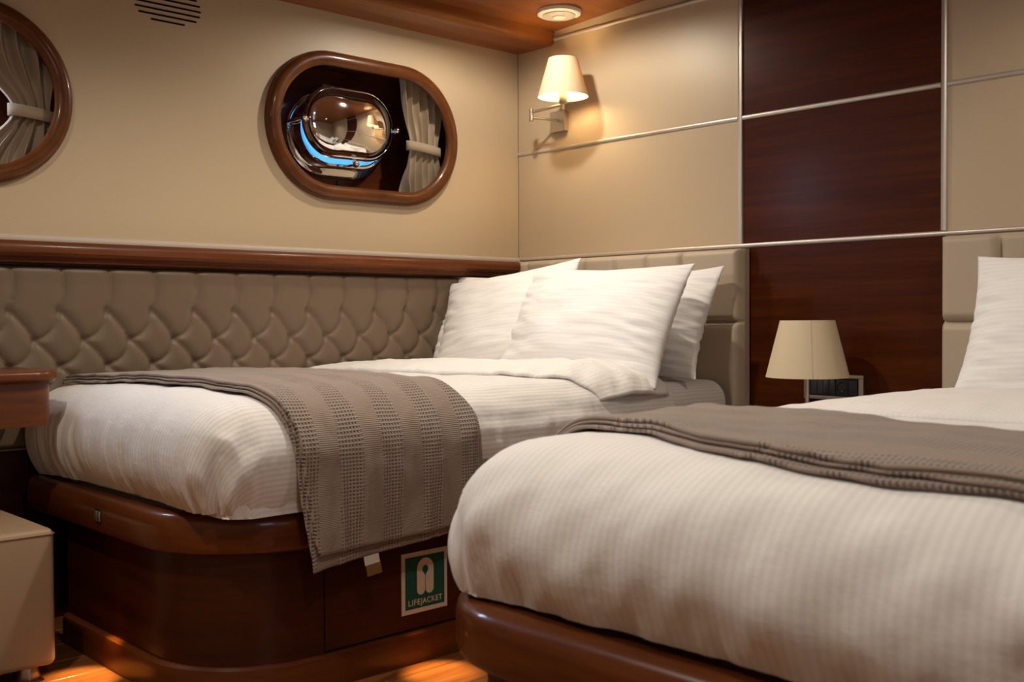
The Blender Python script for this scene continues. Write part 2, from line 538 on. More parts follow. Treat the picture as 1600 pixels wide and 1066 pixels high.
# wall_right with an opening for the added fill window, wall_rear
wy0, wy1 = FILL_WINDOW['y'] - FILL_WINDOW['w'] / 2, FILL_WINDOW['y'] + FILL_WINDOW['w'] / 2
wz0, wz1 = FILL_WINDOW['z'] - FILL_WINDOW['h'] / 2, FILL_WINDOW['z'] + FILL_WINDOW['h'] / 2
bm = bmesh.new()
for (a, b_, c, d) in ((RY, wy0, 0, 2.1), (wy1, 0.05, 0, 2.1), (wy0, wy1, 0, wz0), (wy0, wy1, wz1, 2.1)):
    add_box(bm, RX, RX + 0.05, a, b_, c, d)
wr = bm_obj('wall_right', bm, 'wall', loc=(RX, 0, 0))
setp(wr, kind='structure')
wrr = box('wall_rear', 0, RX, RY - 0.05, RY, 0, 2.1, 'wall', loc=(0, RY, 0))
setp(wrr, kind='structure')
wf = sweep('fill_window', [(wy0, wz0, -0.7071, -0.7071), (wy1, wz0, 0.7071, -0.7071), (wy1, wz1, 0.7071, 0.7071), (wy0, wz1, -0.7071, 0.7071)],
           [(0, 0), (0.06, 0), (0.06, 0.03), (0, 0.03)], 'wood_ring', closed=True, loc=(0, 0, 0))
# sweep works in plan, so turn the frame up against the wall
for v in wf.data.vertices:
    y, z, d = v.co.x, v.co.y, v.co.z
    v.co = Vector((RX - d, y, z))
setp(wf, kind='structure')
ld = bpy.data.lights.new('window_fill', 'AREA')  # soft fill lamp placed in the added window
ld.shape = 'RECTANGLE'
ld.size, ld.size_y = FILL_WINDOW['w'], FILL_WINDOW['h']
ld.energy = FILL_WINDOW['watts']
ld.color = FILL_WINDOW['col']
lo = bpy.data.objects.new('window_fill', ld)
COL.objects.link(lo)
lo.location = (RX + 0.02, FILL_WINDOW['y'], FILL_WINDOW['z'])
lo.rotation_euler = (0, PI / 2, 0)   # -z axis of the lamp points to -x
ld = bpy.data.lights.new('porthole_daylight', 'AREA')
ld.shape = 'RECTANGLE'
ld.size, ld.size_y = PORT['h'], PORT['w']
ld.energy = PORT['watts']
ld.color = PORT['col']
lo = bpy.data.objects.new('porthole_daylight', ld)
COL.objects.link(lo)
lo.location = (-0.17, PORT['y'], PORT['z'])
lo.rotation_euler = Vector((1, 0.15, -0.35)).to_track_quat('-Z', 'Y').to_euler()

# downlights
for i, (x, y, wt, ang, aim, blend) in enumerate(DOWNLIGHTS):
    zc = ceil_z(x)
    e = empty('downlight', (x, y, zc), ['recessed warm ceiling downlight above the pillows of the bed by the ship\'s side',
                                       'recessed warm ceiling downlight above the pillows of the nearer bed',
                                       'recessed warm ceiling downlight over the foot of the beds',
                                       'recessed warm ceiling downlight in the aisle past the beds',
                                       'recessed warm ceiling downlight nearest the camera'][i], 'downlight', 'ceiling downlights')
    lathe('ring', [(0.030, -0.001), (0.046, -0.001), (0.046, -0.004), (0.043, -0.007), (0.034, -0.007), (0.030, -0.003)], (x, y, zc), 'nickel', e, 32, closed=True)
    lathe('lens', [(0.0, -0.003), (0.030, -0.003), (0.030, -0.001), (0.0, -0.001)], (x, y, zc), 'lens', e, 24)
    sd = bpy.data.lights.new('downlight_lamp', 'SPOT')
    sd.energy = wt
    sd.color = WARM
    sd.spot_size = math.radians(ang)
    sd.spot_blend = blend
    sd.shadow_soft_size = 0.025
    so = bpy.data.objects.new('downlight_lamp', sd)
    COL.objects.link(so)
    so.parent = e
    so.location = (0, 0, -0.015)
    so.rotation_euler = Vector((aim[0], aim[1], -1)).to_track_quat('-Z', 'Y').to_euler()
    if i == 0:
        bd = bpy.data.lights.new('downlight_beam', 'SPOT')
        bd.energy, bd.spot_size, bd.spot_blend = BEAM[0], math.radians(BEAM[1]), 1.0
        bd.color = (1.0, 0.93, 0.83)
        bd.shadow_soft_size = 0.025
        bo = bpy.data.objects.new('downlight_beam', bd)
        COL.objects.link(bo)
        bo.parent = e
        bo.location = (0, 0, -0.015)
        bo.rotation_euler = (Vector(BEAM[2]) - Vector((x, y, zc))).to_track_quat('-Z', 'Y').to_euler()

# ------------------------------------------------------------------ side rail and padded side panel
rail = sweep('trim_%d' % tn, [(0, RY, 1, 0), (0, -0.075, 1, 0)],
             [(0, 1.024), (0.064, 1.024), (0.070, 1.027), (0.070, 1.037), (0.073, 1.040), (0.086, 1.043), (0.094, 1.052), (0.095, 1.066), (0.090, 1.078), (0.080, 1.085), (0.0, 1.087)],
             'wood_rail', loc=(0, 0, 1.024))
setp(rail, kind='structure')
tn += 1
strip = sweep('trim_%d' % tn, [(0, RY, 1, 0), (0, -0.002, 1, 0)],
              [(0, 1.087), (0.012, 1.087), (0.014, 1.094), (0.012, 1.101), (0.008, 1.106), (0, 1.107)], 'trim_paint', loc=(0, 0, 1.087))
setp(strip, kind='structure')
tn += 1

def tufted(name, O, U, V, Nn, u1, v1, seams, dots, D, m, parent=None, loc=None, step=0.007, R=0.055, edge=0.03, back=0.0, low=0.35):
    """padded panel: O origin, U/V in-plane axes, Nn outward; seams = polylines in (u, v)"""
    nu, nv = int(u1 / step) + 1, int(v1 / step) + 1
    us = np.linspace(0, u1, nu)
    vv = np.linspace(0, v1, nv)
    UU, VV = np.meshgrid(us, vv, indexing='ij')
    d = np.full(UU.shape, 9.0)
    for pl in seams:
        for (a, b) in zip(pl[:-1], pl[1:]):
            ax, ay = a
            bx, by = b
            lx, ly = bx - ax, by - ay
            l2 = lx * lx + ly * ly + 1e-12
            t = np.clip(((UU - ax) * lx + (VV - ay) * ly) / l2, 0, 1)
            d = np.minimum(d, np.hypot(UU - ax - t * lx, VV - ay - t * ly))
    q = np.clip(1 - d / R, 0, 1)
    H = D * (low + (1 - low) * np.sqrt(np.clip(1 - q ** 1.6, 0, 1)))
    for (a, b) in dots:
        r = np.hypot(UU - a, VV - b)
        H -= 0.5 * D * np.exp(-(r / 0.013) ** 2)
    de = np.minimum(np.minimum(UU, u1 - UU), np.minimum(VV, v1 - VV))
    qe = np.clip(1 - de / edge, 0, 1)
    H = (H + back) * np.sqrt(np.clip(1 - qe ** 2.5, 0, 1))
    O, U, V, Nn = (Vector(t) for t in (O, U, V, Nn))
    P = np.array(O)[None, None, :] + UU[..., None] * np.array(U) + VV[..., None] * np.array(V) + H[..., None] * np.array(Nn)
    vs_ = P.reshape(-1, 3).tolist()
    idx = np.arange(nu * nv).reshape(nu, nv)
    fs_ = np.stack([idx[:-1, :-1], idx[1:, :-1], idx[1:, 1:], idx[:-1, 1:]], -1).reshape(-1, 4).tolist()
    return mesh(name, vs_, fs_, m, parent, loc)
def curve_pts(a, b, bow, n=8):
    """a gently bowed seam from a to b"""
    a, b = np.array(a), np.array(b)
    t = np.linspace(0, 1, n)[:, None]
    p = a + (b - a) * t
    d = b - a
    nn = np.array([d[1], -d[0]])
    return [tuple(x) for x in (p + nn * (bow * 4 * t * (1 - t)))]
# side panel: u = y + 2.33 (towards the corner), v = z - 0.50
ly, lz = 2.33, 0.50
seams, dots = [], []
r1, r2_, r3, r4 = 0.889 - lz, 0.804 - lz, 0.730 - lz, 0.655 - lz
pitch = 0.1385
for k in range(-3, 14):
    yb = -1.867 + pitch * k + ly
    if not 0 < yb < ly - 0.03:
        continue
    top = (yb + 0.005, 1.022 - lz)
    seams.append(curve_pts((yb, r1), top, 0.10))
    for s in (-1, 1):
        bw = (-0.05, -0.17)
        seams.append(curve_pts((yb, r1), (yb + s * pitch / 2, r2_), bw[0] if s > 0 else bw[1]))
        seams.append(curve_pts((yb + s * pitch / 2, r2_), (yb, r3), bw[0] if s < 0 else bw[1]))
        seams.append(curve_pts((yb, r3), (yb + s * pitch / 2, r4), bw[0] if s > 0 else bw[1]))
    dots += [(yb, r1), (yb + pitch / 2, r2_), (yb, r3)]
sp_ = tufted('upholstered_panel', (0.002, -ly, lz), (0, 1, 0), (0, 0, 1), (1, 0, 0), ly - 0.08, 1.022 - lz, seams, dots, 0.015, M['leather'], loc=(0, -1.2, lz), back=0.038, edge=0.022, R=0.032, step=0.0055, low=0.1)
setp(sp_, 'taupe leather deep-buttoned padded panel along the side wall under the wooden rail', 'wall panel')

# headboards
def headboard(x0, x1, label, first):
    W_ = x1 - x0
    z0, z1 = 0.45, 1.089
    seams, dots = [], []
    zr = 0.846 - z0
    zr2 = 0.74 - z0
    n = 0
    xk = first - x0
    ks = []
    while xk < W_ - 0.10:
        ks.append(xk)
        xk += 0.1525
    for i, xk in enumerate(ks):
        seams.append(curve_pts((xk, zr), (xk + 0.004, z1 - z0), 0.02))
        dots.append((xk, zr))
        if i + 1 < len(ks):
            mid = ((ks[i] + ks[i + 1]) / 2, zr2)
            seams.append(curve_pts((xk, zr), mid, -0.1))
            seams.append(curve_pts((ks[i + 1], zr), mid, 0.1))
            dots.append(mid)
    seams.append([(0, zr), (ks[0], zr)])
    seams.append([(ks[-1], zr), (W_, zr)])
    e = empty('headboard', ((x0 + x1) / 2, -0.03, z0), label, 'headboard', 'tufted headboards')
    tufted('padding', (x0, -0.032, z0), (1, 0, 0), (0, 0, 1), (0, -1, 0), W_, z1 - z0, seams, dots, 0.030, M['leather_hb'], e, back=0.018, edge=0.022, R=0.024, step=0.0045, low=0.05)
    bm = bmesh.new()
    add_box(bm, x0, x1, -0.032, -0.0075, z0, z1)
    bm_obj('backing_board', bm, 'leather_hb', e)
    return e
headboard(0.03, 1.118, 'beige tufted headboard of the bed in the corner, behind the bright pillows', 0.116)
headboard(1.795, 3.10, 'beige tufted headboard at the right edge, behind the nearer bed', 1.955)

# ------------------------------------------------------------------ portholes
def stad_sweep(name, P, prof, m, parent, n=28):
    """prof = [(x, outward offset)] swept along the stadium outline"""
    vs_, fs_ = [], []
    K = 0
    base = stadium(P['cy'], P['cz'], P['hl'], P['hh'], n)
    e = P['hl'] - P['hh']
    pts = []
    for i in range(n + 1):
        a = -PI / 2 + PI * i / n
        pts.append((P['cy'] + e, P['cz'], math.cos(a), math.sin(a)))
    for i in range(n + 1):
        a = PI / 2 + PI * i / n
        pts.append((P['cy'] - e, P['cz'], math.cos(a), math.sin(a)))
    np_ = len(prof)
    for (cy, cz, ny, nz_) in pts:
        for x, o in prof:
            vs_.append((x, cy + ny * (P['hh'] + o), cz + nz_ * (P['hh'] + o)))
    K = len(pts)
    for k in range(K):
        k2 = (k + 1) % K
        for i in range(np_ - 1):
            fs_.append((k * np_ + i, k2 * np_ + i, k2 * np_ + i + 1, k * np_ + i + 1))
    bm = bmesh.new()
    bv = [bm.verts.new(v) for v in vs_]
    for f in fs_:
        bm.faces.new([bv[i] for i in f])
    return bm_obj(name, bm, m, parent, auto=40)
def stad_disc(name, P, x, m, parent, dome=0.0, rings=10, n=28):
    """flat or domed stadium plate facing +x"""
    vs_, fs_ = [], []
    e = P['hl'] - P['hh']
    out = []
    for i in range(n + 1):
        a = -PI / 2 + PI * i / n
        out.append((e, math.cos(a), math.sin(a)))
    for i in range(n + 1):
        a = PI / 2 + PI * i / n
        out.append((-e, math.cos(a), math.sin(a)))
    K = len(out)
    for k in range(rings + 1):
        t = k / rings
        rr = math.sin(t * PI / 2)
        for (ee, c, s) in out:
            vs_.append((x + dome * math.cos(t * PI / 2) ** 0.9, P['cy'] + ee * (0.15 + 0.85 * rr) * min(1, rr * 1.02 + 0.0) + c * P['hh'] * rr, P['cz'] + s * P['hh'] * rr))
    for k in range(rings):
        for i in range(K):
            j = (i + 1) % K
            fs_.append((k * K + i, k * K + j, (k + 1) * K + j, (k + 1) * K + i))
    bm = bmesh.new()
    bv = [bm.verts.new(v) for v in vs_]
    for f in fs_:
        bm.faces.new([bv[i] for i in f])
    bmesh.ops.remove_doubles(bm, verts=bm.verts[:], dist=1e-5)
    return bm_obj(name, bm, m, parent, smooth=True)
FRAME = [(-0.004, 0.0), (0.006, -0.012), (0.020, -0.014), (0.028, -0.008), (0.0325, 0.004), (0.033, 0.014), (0.030, 0.026), (0.022, 0.034), (0.012, 0.0365), (0.0, 0.0365)]
def porthole(name, P, pane):
    e = empty(name, (0, P['cy'], P['cz'] - P['hh']), kind='structure')
    stad_sweep('frame', P, FRAME, 'wood_ring', e)
    # recess box behind the opening: rectangular, deeper and wider than the opening
    bm = bmesh.new()
    y0, y1 = P['cy'] - P['hl'] - 0.03, P['cy'] + P['hl'] + 0.09
    z0, z1 = P['cz'] - P['hh'] - 0.03, P['cz'] + P['hh'] + 0.03
    x0 = -0.215
    for a, b_, c, d, e_, f in ((x0 - 0.01, x0, y0, y1, z0, z1), (x0, -0.003, y0 - 0.01, y0, z0, z1), (x0, -0.003, y1, y1 + 0.01, z0, z1), (x0, -0.003, y0, y1, z0 - 0.01, z0), (x0, -0.003, y0, y1, z1, z1 + 0.01)):
        add_box(bm, a, b_, c, d, e_, f)
    bm_obj('recess_lining', bm, 'wood_recess', e)
    return e
w1 = porthole('window_1', P1, 'daylight')
w2 = porthole('window_2', P2, 'night')
# polished steel opening portlight in window_1
F1 = dict(cy=-0.742, cz=1.545, hl=0.212, hh=0.150)
fl = stad_sweep('portlight_flange', F1, [(-0.215, 0.004), (-0.205, 0.004), (-0.202, -0.004), (-0.202, -0.026), (-0.206, -0.030)], 'chrome', w1)
T1 = dict(cy=-0.745, cz=1.552, hl=0.192, hh=0.128)
stad_sweep('portlight_spigot', T1, [(-0.206, 0.006), (-0.150, 0.004), (-0.146, 0.0), (-0.146, -0.008), (-0.150, -0.012), (-0.206, -0.014)], 'chrome', w1)
stad_disc('glass_pane', dict(cy=-0.745, cz=1.552, hl=0.178, hh=0.114), -0.19, 'daylight', w1, 0.0)
LD = dict(cy=-0.757, cz=1.575, hl=0.187, hh=0.120)
lid = stad_disc('portlight_lid', LD, -0.098, 'chrome', w1, 0.052, rings=16, n=40)
stad_sweep('lid_rim', LD, [(-0.098, -0.004), (-0.094, 0.004), (-0.100, 0.010), (-0.112, 0.010), (-0.116, 0.004), (-0.116, -0.006)], 'chrome', lid)
for (yy, zz) in ((-0.955, 1.575), (-0.545, 1.575), (-0.735, 1.432)):
    d = tube('clamp', [(-0.205, yy, zz), (-0.10, yy, zz)], 0.007, 'chrome', lid, 10)
    bm = bmesh.new()
    bmesh.ops.create_uvsphere(bm, u_segments=14, v_segments=10, radius=0.014, matrix=Matrix.Translation((-0.095, yy, zz)))
    bm_obj('clamp_knob', bm, 'chrome', lid, smooth=True)
tube('hinge', [(-0.16, -0.84, 1.712), (-0.16, -0.66, 1.712)], 0.012, 'chrome', w1, 12)
bm = bmesh.new()
add_box(bm, -0.214, -0.205, -0.740, -0.715, 1.358, 1.384, 0.003)
bm_obj('latch_plate', bm, 'black', w1)
stad_disc('glass_pane', dict(cy=-2.38, cz=1.50, hl=0.25, hh=0.17), -0.20, 'night_pane', w2, 0.0)
stad_sweep('portlight_flange', dict(cy=-2.38, cz=1.50, hl=0.26, hh=0.18), [(-0.214, 0.01), (-0.205, 0.01), (-0.2, 0.0), (-0.2, -0.02), (-0.206, -0.024)], 'chrome', w2)

def curtain(P, y0, y1, tie_z, tie_y, label, ncol=110, nrow=70, seed=0):
    """gathered curtain hanging in the recess at depth x, pinched by a tie band"""
    z0, z1 = P['cz'] - P['hh'] - 0.022, P['cz'] + P['hh'] + 0.022
    e = empty('curtain', (-0.05, (y0 + y1) / 2, z0), label, 'curtain', 'tied-back porthole curtains')
    vs_, fs_ = [], []
    for i in range(nrow + 1):
        z = z0 + (z1 - z0) * i / nrow
        t = (z - tie_z)
        pinch = math.exp(-(t / 0.10) ** 2)
        for j in range(ncol + 1):
            s = j / ncol
            y = y0 + (y1 - y0) * s
            yt = tie_y[0] + (tie_y[1] - tie_y[0]) * s
            spread = 1.0
            yy = y * (1 - pinch) + yt * pinch
            ph = s * 2 * PI * 5.5 + 1.7 * nz(s * 3 + seed, z * 5) + t * 4
            amp = 0.030 * (1 - 0.55 * pinch) * (0.7 + 0.6 * nz(s * 6 + seed * 3, z * 6 + 3))
            x = -0.055 + amp * math.sin(ph) + 0.006 * nz(s * 20, z * 12 + seed) + 0.012 * pinch
            yy += 0.004 * math.cos(ph)
            vs_.append((x, yy, z))
    for i in range(nrow):
        for j in range(ncol):
            a = i * (ncol + 1) + j
            fs_.append((a, a + 1, a + ncol + 2, a + ncol + 1))
    mesh('cloth', vs_, fs_, 'curtain', e)
    # tie band: flat ribbon around the gathers
    vs_, fs_ = [], []
    Kb = 32
    for k in range(Kb):
        a = 2 * PI * k / Kb
        cy = (tie_y[0] + tie_y[1]) / 2 + math.cos(a) * ((tie_y[1] - tie_y[0]) / 2 + 0.006)
        cx = -0.043 + math.sin(a) * 0.021
        dz = -0.10 * (cy - tie_y[0])
        vs_ += [(cx, cy, tie_z - 0.017 + dz), (cx, cy, tie_z + 0.017 + dz)]
    for k in range(Kb):
        k2 = (k + 1) % Kb
        fs_.append((2 * k, 2 * k2, 2 * k2 + 1, 2 * k + 1))
    o = mesh('tie_band', vs_, fs_, 'curtain', e)
    md = o.modifiers.new('thick', 'SOLIDIFY')
    md.thickness = 0.003
    return e
curtain(P1, -0.555, -0.36, 1.515, (-0.53, -0.385), 'beige curtain tied back inside the oval porthole above the bed', seed=1)
curtain(P2, -2.09, -1.825, 1.465, (-1.960, -1.850), 'beige curtain tied back in the porthole cut off by the left edge', seed=5)

# air vent slots high on the side wall
ev = empty('air_vent', (0, -1.503, 1.78), 'group of black horizontal air slots high on the beige side wall', 'vent')
for k, hl in enumerate((0.053, 0.093, 0.105, 0.108, 0.105, 0.094, 0.055)):
    z = 1.7885 + 0.0167 * k
    h = 0.0027
    pts = [(-1.503 + hl + h * math.cos(a), z + h * math.sin(a)) for a in np.linspace(-PI / 2, PI / 2, 7)] + \
          [(-1.503 - hl + h * math.cos(a), z + h * math.sin(a)) for a in np.linspace(PI / 2, 3 * PI / 2, 7)]
    n = len(pts)
    v_ = [(0.0012, y, zz) for y, zz in pts] + [(-0.004, y, zz) for y, zz in pts]
    mesh('slot', v_, [tuple(range(n))] + [(i, i + n, (i + 1) % n + n, (i + 1) % n) for i in range(n)], 'gap', ev, smooth=False)

# ------------------------------------------------------------------ beds
def rounded_path(x0, x1, y0, y1, r, n=14, left_end=None):
    """open path in plan: from back (x1, y1) down the right side, round the foot corner, along the foot to x0"""
    pts = [(x1, y1, 1, 0), (x1, (y0 + y1) / 2, 1, 0)]
    for i in range(n + 1):
        a = -PI / 2 * i / n
        pts.append((x1 - r + r * math.cos(a), y0 + r + r * math.sin(a), math.cos(a), math.sin(a)))
    pts.append((x0, y0, 0, -1))
    return pts
def rounded_path_both(x0, x1, y0, y1, r, n=14):
    pts = [(x1, y1, 1, 0)]
    for i in range(n + 1):
        a = -PI / 2 * i / n
        pts.append((x1 - r + r * math.cos(a), y0 + r + r * math.sin(a), math.cos(a), math.sin(a)))
    for i in range(n + 1):
        a = -PI / 2 - PI / 2 * i / n
        pts.append((x0 + r + r * math.cos(a), y0 + r + r * math.sin(a), math.cos(a), math.sin(a)))
    pts.append((x0, y1, -1, 0))
    return pts
TOE = [(-0.03, 0.0), (0.016, 0.0), (0.016, 0.062), (0.014, 0.073), (0.007, 0.079), (-0.03, 0.080)]
MOULD = [(-0.03, 0.335), (0.020, 0.335), (0.032, 0.342), (0.037, 0.355), (0.037, 0.400), (0.034, 0.414), (0.026, 0.425), (0.012, 0.430), (-0.03, 0.430)]
def prism(name, outline, z0, z1, m, parent):
    n = len(outline)
    v_ = [(p[0], p[1], z0) for p in outline] + [(p[0], p[1], z1) for p in outline]
    bm = bmesh.new()
    bv = [bm.verts.new(q) for q in v_]
    bm.faces.new(bv[:n][::-1])
    bm.faces.new(bv[n:])
    for i in range(n):
        bm.faces.new((bv[i], bv[(i + 1) % n], bv[(i + 1) % n + n], bv[i + n]))
    return bm_obj(name, bm, m, parent, auto=30)

# bed 1 (corner)
B1 = empty('bed_base', (0.55, -1.0, 0.0), 'dark mahogany bed base with rounded corner and green lifejacket sign, in the corner', 'bed', 'mahogany bed bases')
XB, YB, RB = 1.05, -1.935, 0.26
path = rounded_path(0.27, XB, YB, -0.12, RB)
prism('body', [(p[0], p[1]) for p in path] + [(0.27, -1.72), (0.08, -1.72), (0.08, -0.12)], 0.0, 0.36, 'wood_base', B1)
prism('slat_deck', [(p[0], p[1]) for p in path] + [(0.08, YB), (0.08, -0.12)], 0.36, 0.428, 'wood_base', B1)
sweep('toe_moulding', path, TOE, 'wood_mould', B1)
sweep('platform_moulding', rounded_path(0.08, XB, YB, -0.12, RB), MOULD, 'wood_mould', B1)
box('panel_joint', XB - 0.004, XB + 0.0007, -1.640, -1.637, 0.08, 0.335, 'gap', B1)
box('panel_joint', XB - 0.004, XB + 0.0007, -1.637, -0.5, 0.081, 0.084, 'gap', B1)
sw = box('switch_plate', 0.552, 0.588, YB - 0.0395, YB - 0.035, 0.366, 0.400, 'black', B1, bev=0.001)
for k in range(2):
    box('rocker', 0.555 + 0.0160 * k, 0.569 + 0.0160 * k, YB - 0.042, YB - 0.0385, 0.370, 0.396, 'nickel', sw, bev=0.001)

# bed 2
B2 = empty('bed_base', (2.45, -1.0, 0.0), 'dark mahogany bed base of the nearer bed, lower right', 'bed', 'mahogany bed bases')
X20, X21, Y20, R2B = 1.825, 3.09, -1.950, 0.20
p2 = rounded_path_both(X20, X21, Y20, -0.12, R2B)
prism('body', [(p[0], p[1]) for p in rounded_path_both(X20 + 0.012, X21 - 0.012, Y20 + 0.012, -0.12, R2B - 0.012)], 0.0, 0.428, 'wood_base', B2)
sweep('toe_moulding', p2, TOE, 'wood_mould', B2)
sweep('platform_moulding', p2, MOULD, 'wood_mould', B2)

# lifejacket sign on the side of bed 1
SG = empty('safety_sign', (XB, -1.34, 0.12), 'green and white square lifejacket sign on the bed base', 'sign')
sy0, sy1, sz0, sz1 = -1.413, -1.266, 0.122, 0.276
box('backing', XB + 0.0002, XB + 0.0016, sy0, sy1, sz0, sz1, 'sign_white', SG)
box('green_field', XB + 0.0014, XB + 0.0020, sy0 + 0.0115, sy1 - 0.0095, sz0 + 0.0115, sz1 - 0.0115, 'green', SG)
def flat(name, pts, x, m, parent):
    bm = bmesh.new()
    f = bm.faces.new([bm.verts.new((x, y, z)) for y, z in pts])
    r = bmesh.ops.extrude_face_region(bm, geom=[f])
    for v in r['geom']:
        if isinstance(v, bmesh.types.BMVert):
            v.co.x += 0.0004
    bmesh.ops.triangulate(bm, faces=bm.faces[:])
    return bm_obj(name, bm, m, parent)
# vest outline: half shapes either side of the centre slit, with a round neck hole
cy = (sy0 + sy1) / 2 + 0.0015
def vest_half(s):
    g = 0.0009
    rO, rN = 0.0265, 0.0100
    ztop = 0.224
    pts = []
    bot, br = 0.1806, 0.0126
    for a in np.linspace(PI / 2, 0, 14):
        pts.append((rO * math.cos(a), ztop + 0.007 + rO * math.sin(a)))
    for a in np.linspace(0, -PI, 14):
        pts.append((rO - br + br * math.cos(a), bot + br * math.sin(a) - 0.002))
    pts.append((g, 0.2135))
    for a in np.linspace(-PI / 3.2, PI / 2, 12):
        pts.append((rN * math.cos(a), ztop + 0.005 + rN * math.sin(a)))
    return [(cy + s * max(p[0], 0.0 if p[1] > ztop + 0.012 else g), p[1]) for p in pts]
for s in (1, -1):
    flat('vest_symbol', vest_half(s), XB + 0.0021, 'sign_white', SG)
def text_obj(name, body, size, origin, m, parent, width=None):
    cu = bpy.data.curves.new(name, 'FONT')
    cu.body = body
    cu.size = size
    cu.align_x = 'CENTER'
    cu.extrude = 0.0002
    cu.offset = size * 0.008
    cu.space_character = 1.12
    to = bpy.data.objects.new(name + '_tmp', cu)
    COL.objects.link(to)
    dg = bpy.context.evaluated_depsgraph_get()
    me = bpy.data.meshes.new_from_object(to.evaluated_get(dg))
    bpy.data.objects.remove(to)
    xs_ = [v.co.x for v in me.vertices]
    sc = (width / (max(xs_) - min(xs_))) if width else 1.0
    # text x -> world +y, text y -> world z, text z -> world x
    v_ = [(origin[0] + v.co.z, origin[1] + v.co.x * sc, origin[2] + v.co.y) for v in me.vertices]
    f_ = [tuple(p.vertices) for p in me.polygons]
    bpy.data.meshes.remove(me)
    return mesh(name, v_, f_, m, parent, smooth=False)
tx = cy - 0.0545
for word, wd in (('LIFE', 0.0375), ('JACKET', 0.0700)):
    text_obj('lettering', word, 0.0205, (XB + 0.0022, tx + wd / 2, sz0 + 0.0205), 'sign_white', SG, width=wd)
    tx += wd + 0.0018

# -------- mattress / duvet forms
class Form:
    """soft top with rounded drop on chosen sides. u, v are sheet coordinates (arc length past the core)."""
    def __init__(s, x0, x1, y0, y1, zt, a, b, left, right, dome=0.0):
        s.zt, s.a, s.b, s.dome = zt, a, b, dome
        s.x0, s.x1, s.y0, s.y1 = x0, x1, y0, y1
        s.cx0 = x0 + a if left else x0
        s.cx1 = x1 - a if right else x1
        s.cy0 = y0 + a
        s.left, s.right = left, right
        th = np.linspace(0, PI / 2, 60)
        hx, dz = a * np.sin(th), b * (1 - np.cos(th))
        seg = np.hypot(np.diff(hx), np.diff(dz))
        s.arc = np.concatenate([[0], np.cumsum(seg)])
        s.hx, s.dz, s.th = hx, dz, th
        s.La = s.arc[-1]
    def prof(s, Lq, tuck):
        if Lq <= s.La:
            h = float(np.interp(Lq, s.arc, s.hx))
            d = float(np.interp(Lq, s.arc, s.dz))
            th = float(np.interp(Lq, s.arc, s.th))
            nh, nzz = math.sin(th) * s.b, math.cos(th) * s.a
            l = math.hypot(nh, nzz)
            return h, d, nh / l, nzz / l
        e = Lq - s.La
        return s.a - tuck * (e / 0.1) ** 2, s.b + e, 1.0, 0.0
    def pos(s, u, v, off=0.0, tuck=0.0, wr=None, vmax=None):
        cu = min(max(u, s.cx0), s.cx1)
        cv = max(v, s.cy0)
        du, dv = u - cu, v - cv
        Lq = math.hypot(du, dv)
        if vmax is not None:
            Lq = min(Lq, vmax(u, v) if callable(vmax) else vmax)
        if Lq > 1e-9:
            q = math.hypot(du, dv)
            n = (du / q, dv / q)
            h, d, nh, nzz = s.prof(Lq, tuck)
        else:
            n, h, d, nh, nzz = (0, 0), 0, 0, 0, 1.0
        o = off + (wr(cu + n[0] * Lq, cv + n[1] * Lq, Lq, n) if wr else 0.0)
        tx = (cu - s.x0) / (s.x1 - s.x0)
        dm = s.dome * (1 - (2 * tx - 1) ** 2)
        return (cu + n[0] * (h + o * nh), cv + n[1] * (h + o * nh), s.zt + dm - d + o * nzz)
def sheet(name, form, us, v_of, nv, m, parent, loc=None, off=0.0, tuck=0.0, wr=None, lmax=None, thick=0.0, uw=None):
    """us = list of u; v_of(u) = (v_start, v_end)"""
    vs_, uv_ = [], []
    nu = len(us)
    for u in us:
        va, vb = v_of(u)
        for k in range(nv):
            v = va + (vb - va) * k / (nv - 1)
            vs_.append(form.pos(uw(u, k / (nv - 1)) if uw else u, v, off, tuck, wr, lmax))
            uv_.append((u, v))
    idx = np.arange(nu * nv).reshape(nu, nv)
    fs_ = np.stack([idx[:-1, :-1], idx[1:, :-1], idx[1:, 1:], idx[:-1, 1:]], -1).reshape(-1, 4).tolist()
    o = mesh(name, vs_, fs_, m, parent, loc, uvs=uv_)
    if thick:
        md = o.modifiers.new('thick', 'SOLIDIFY')
        md.thickness = thick
        md.offset = -1
    return o

def mattress(x0, x1, y0, label, zt=0.655):
    f = Form(x0, x1, y0, -0.115, zt, 0.07, 0.07, True, True)
    us = np.linspace(x0 + 0.07 - f.La - 0.155, x1 - 0.07 + f.La + 0.155, 100)
    o = sheet('mattress', f, us, lambda u: (y0 + 0.07 - f.La - 0.155, -0.118), 130, 'linen', None, loc=((x0 + x1) / 2, (y0 - 0.1) / 2, 0.43), lmax=f.La + 0.155,
              wr=lambda u, v, Lq, n: 0.004 * nz(u * 9, v * 9))
    return setp(o, label, 'mattress', 'mattresses in white striped sheets')
mattress(0.10, 1.100, -1.90, 'white sheeted mattress of the corner bed, bare beside its pillows')
mattress(1.86, 3.06, -1.88, 'white sheeted mattress inside the nearer bed')

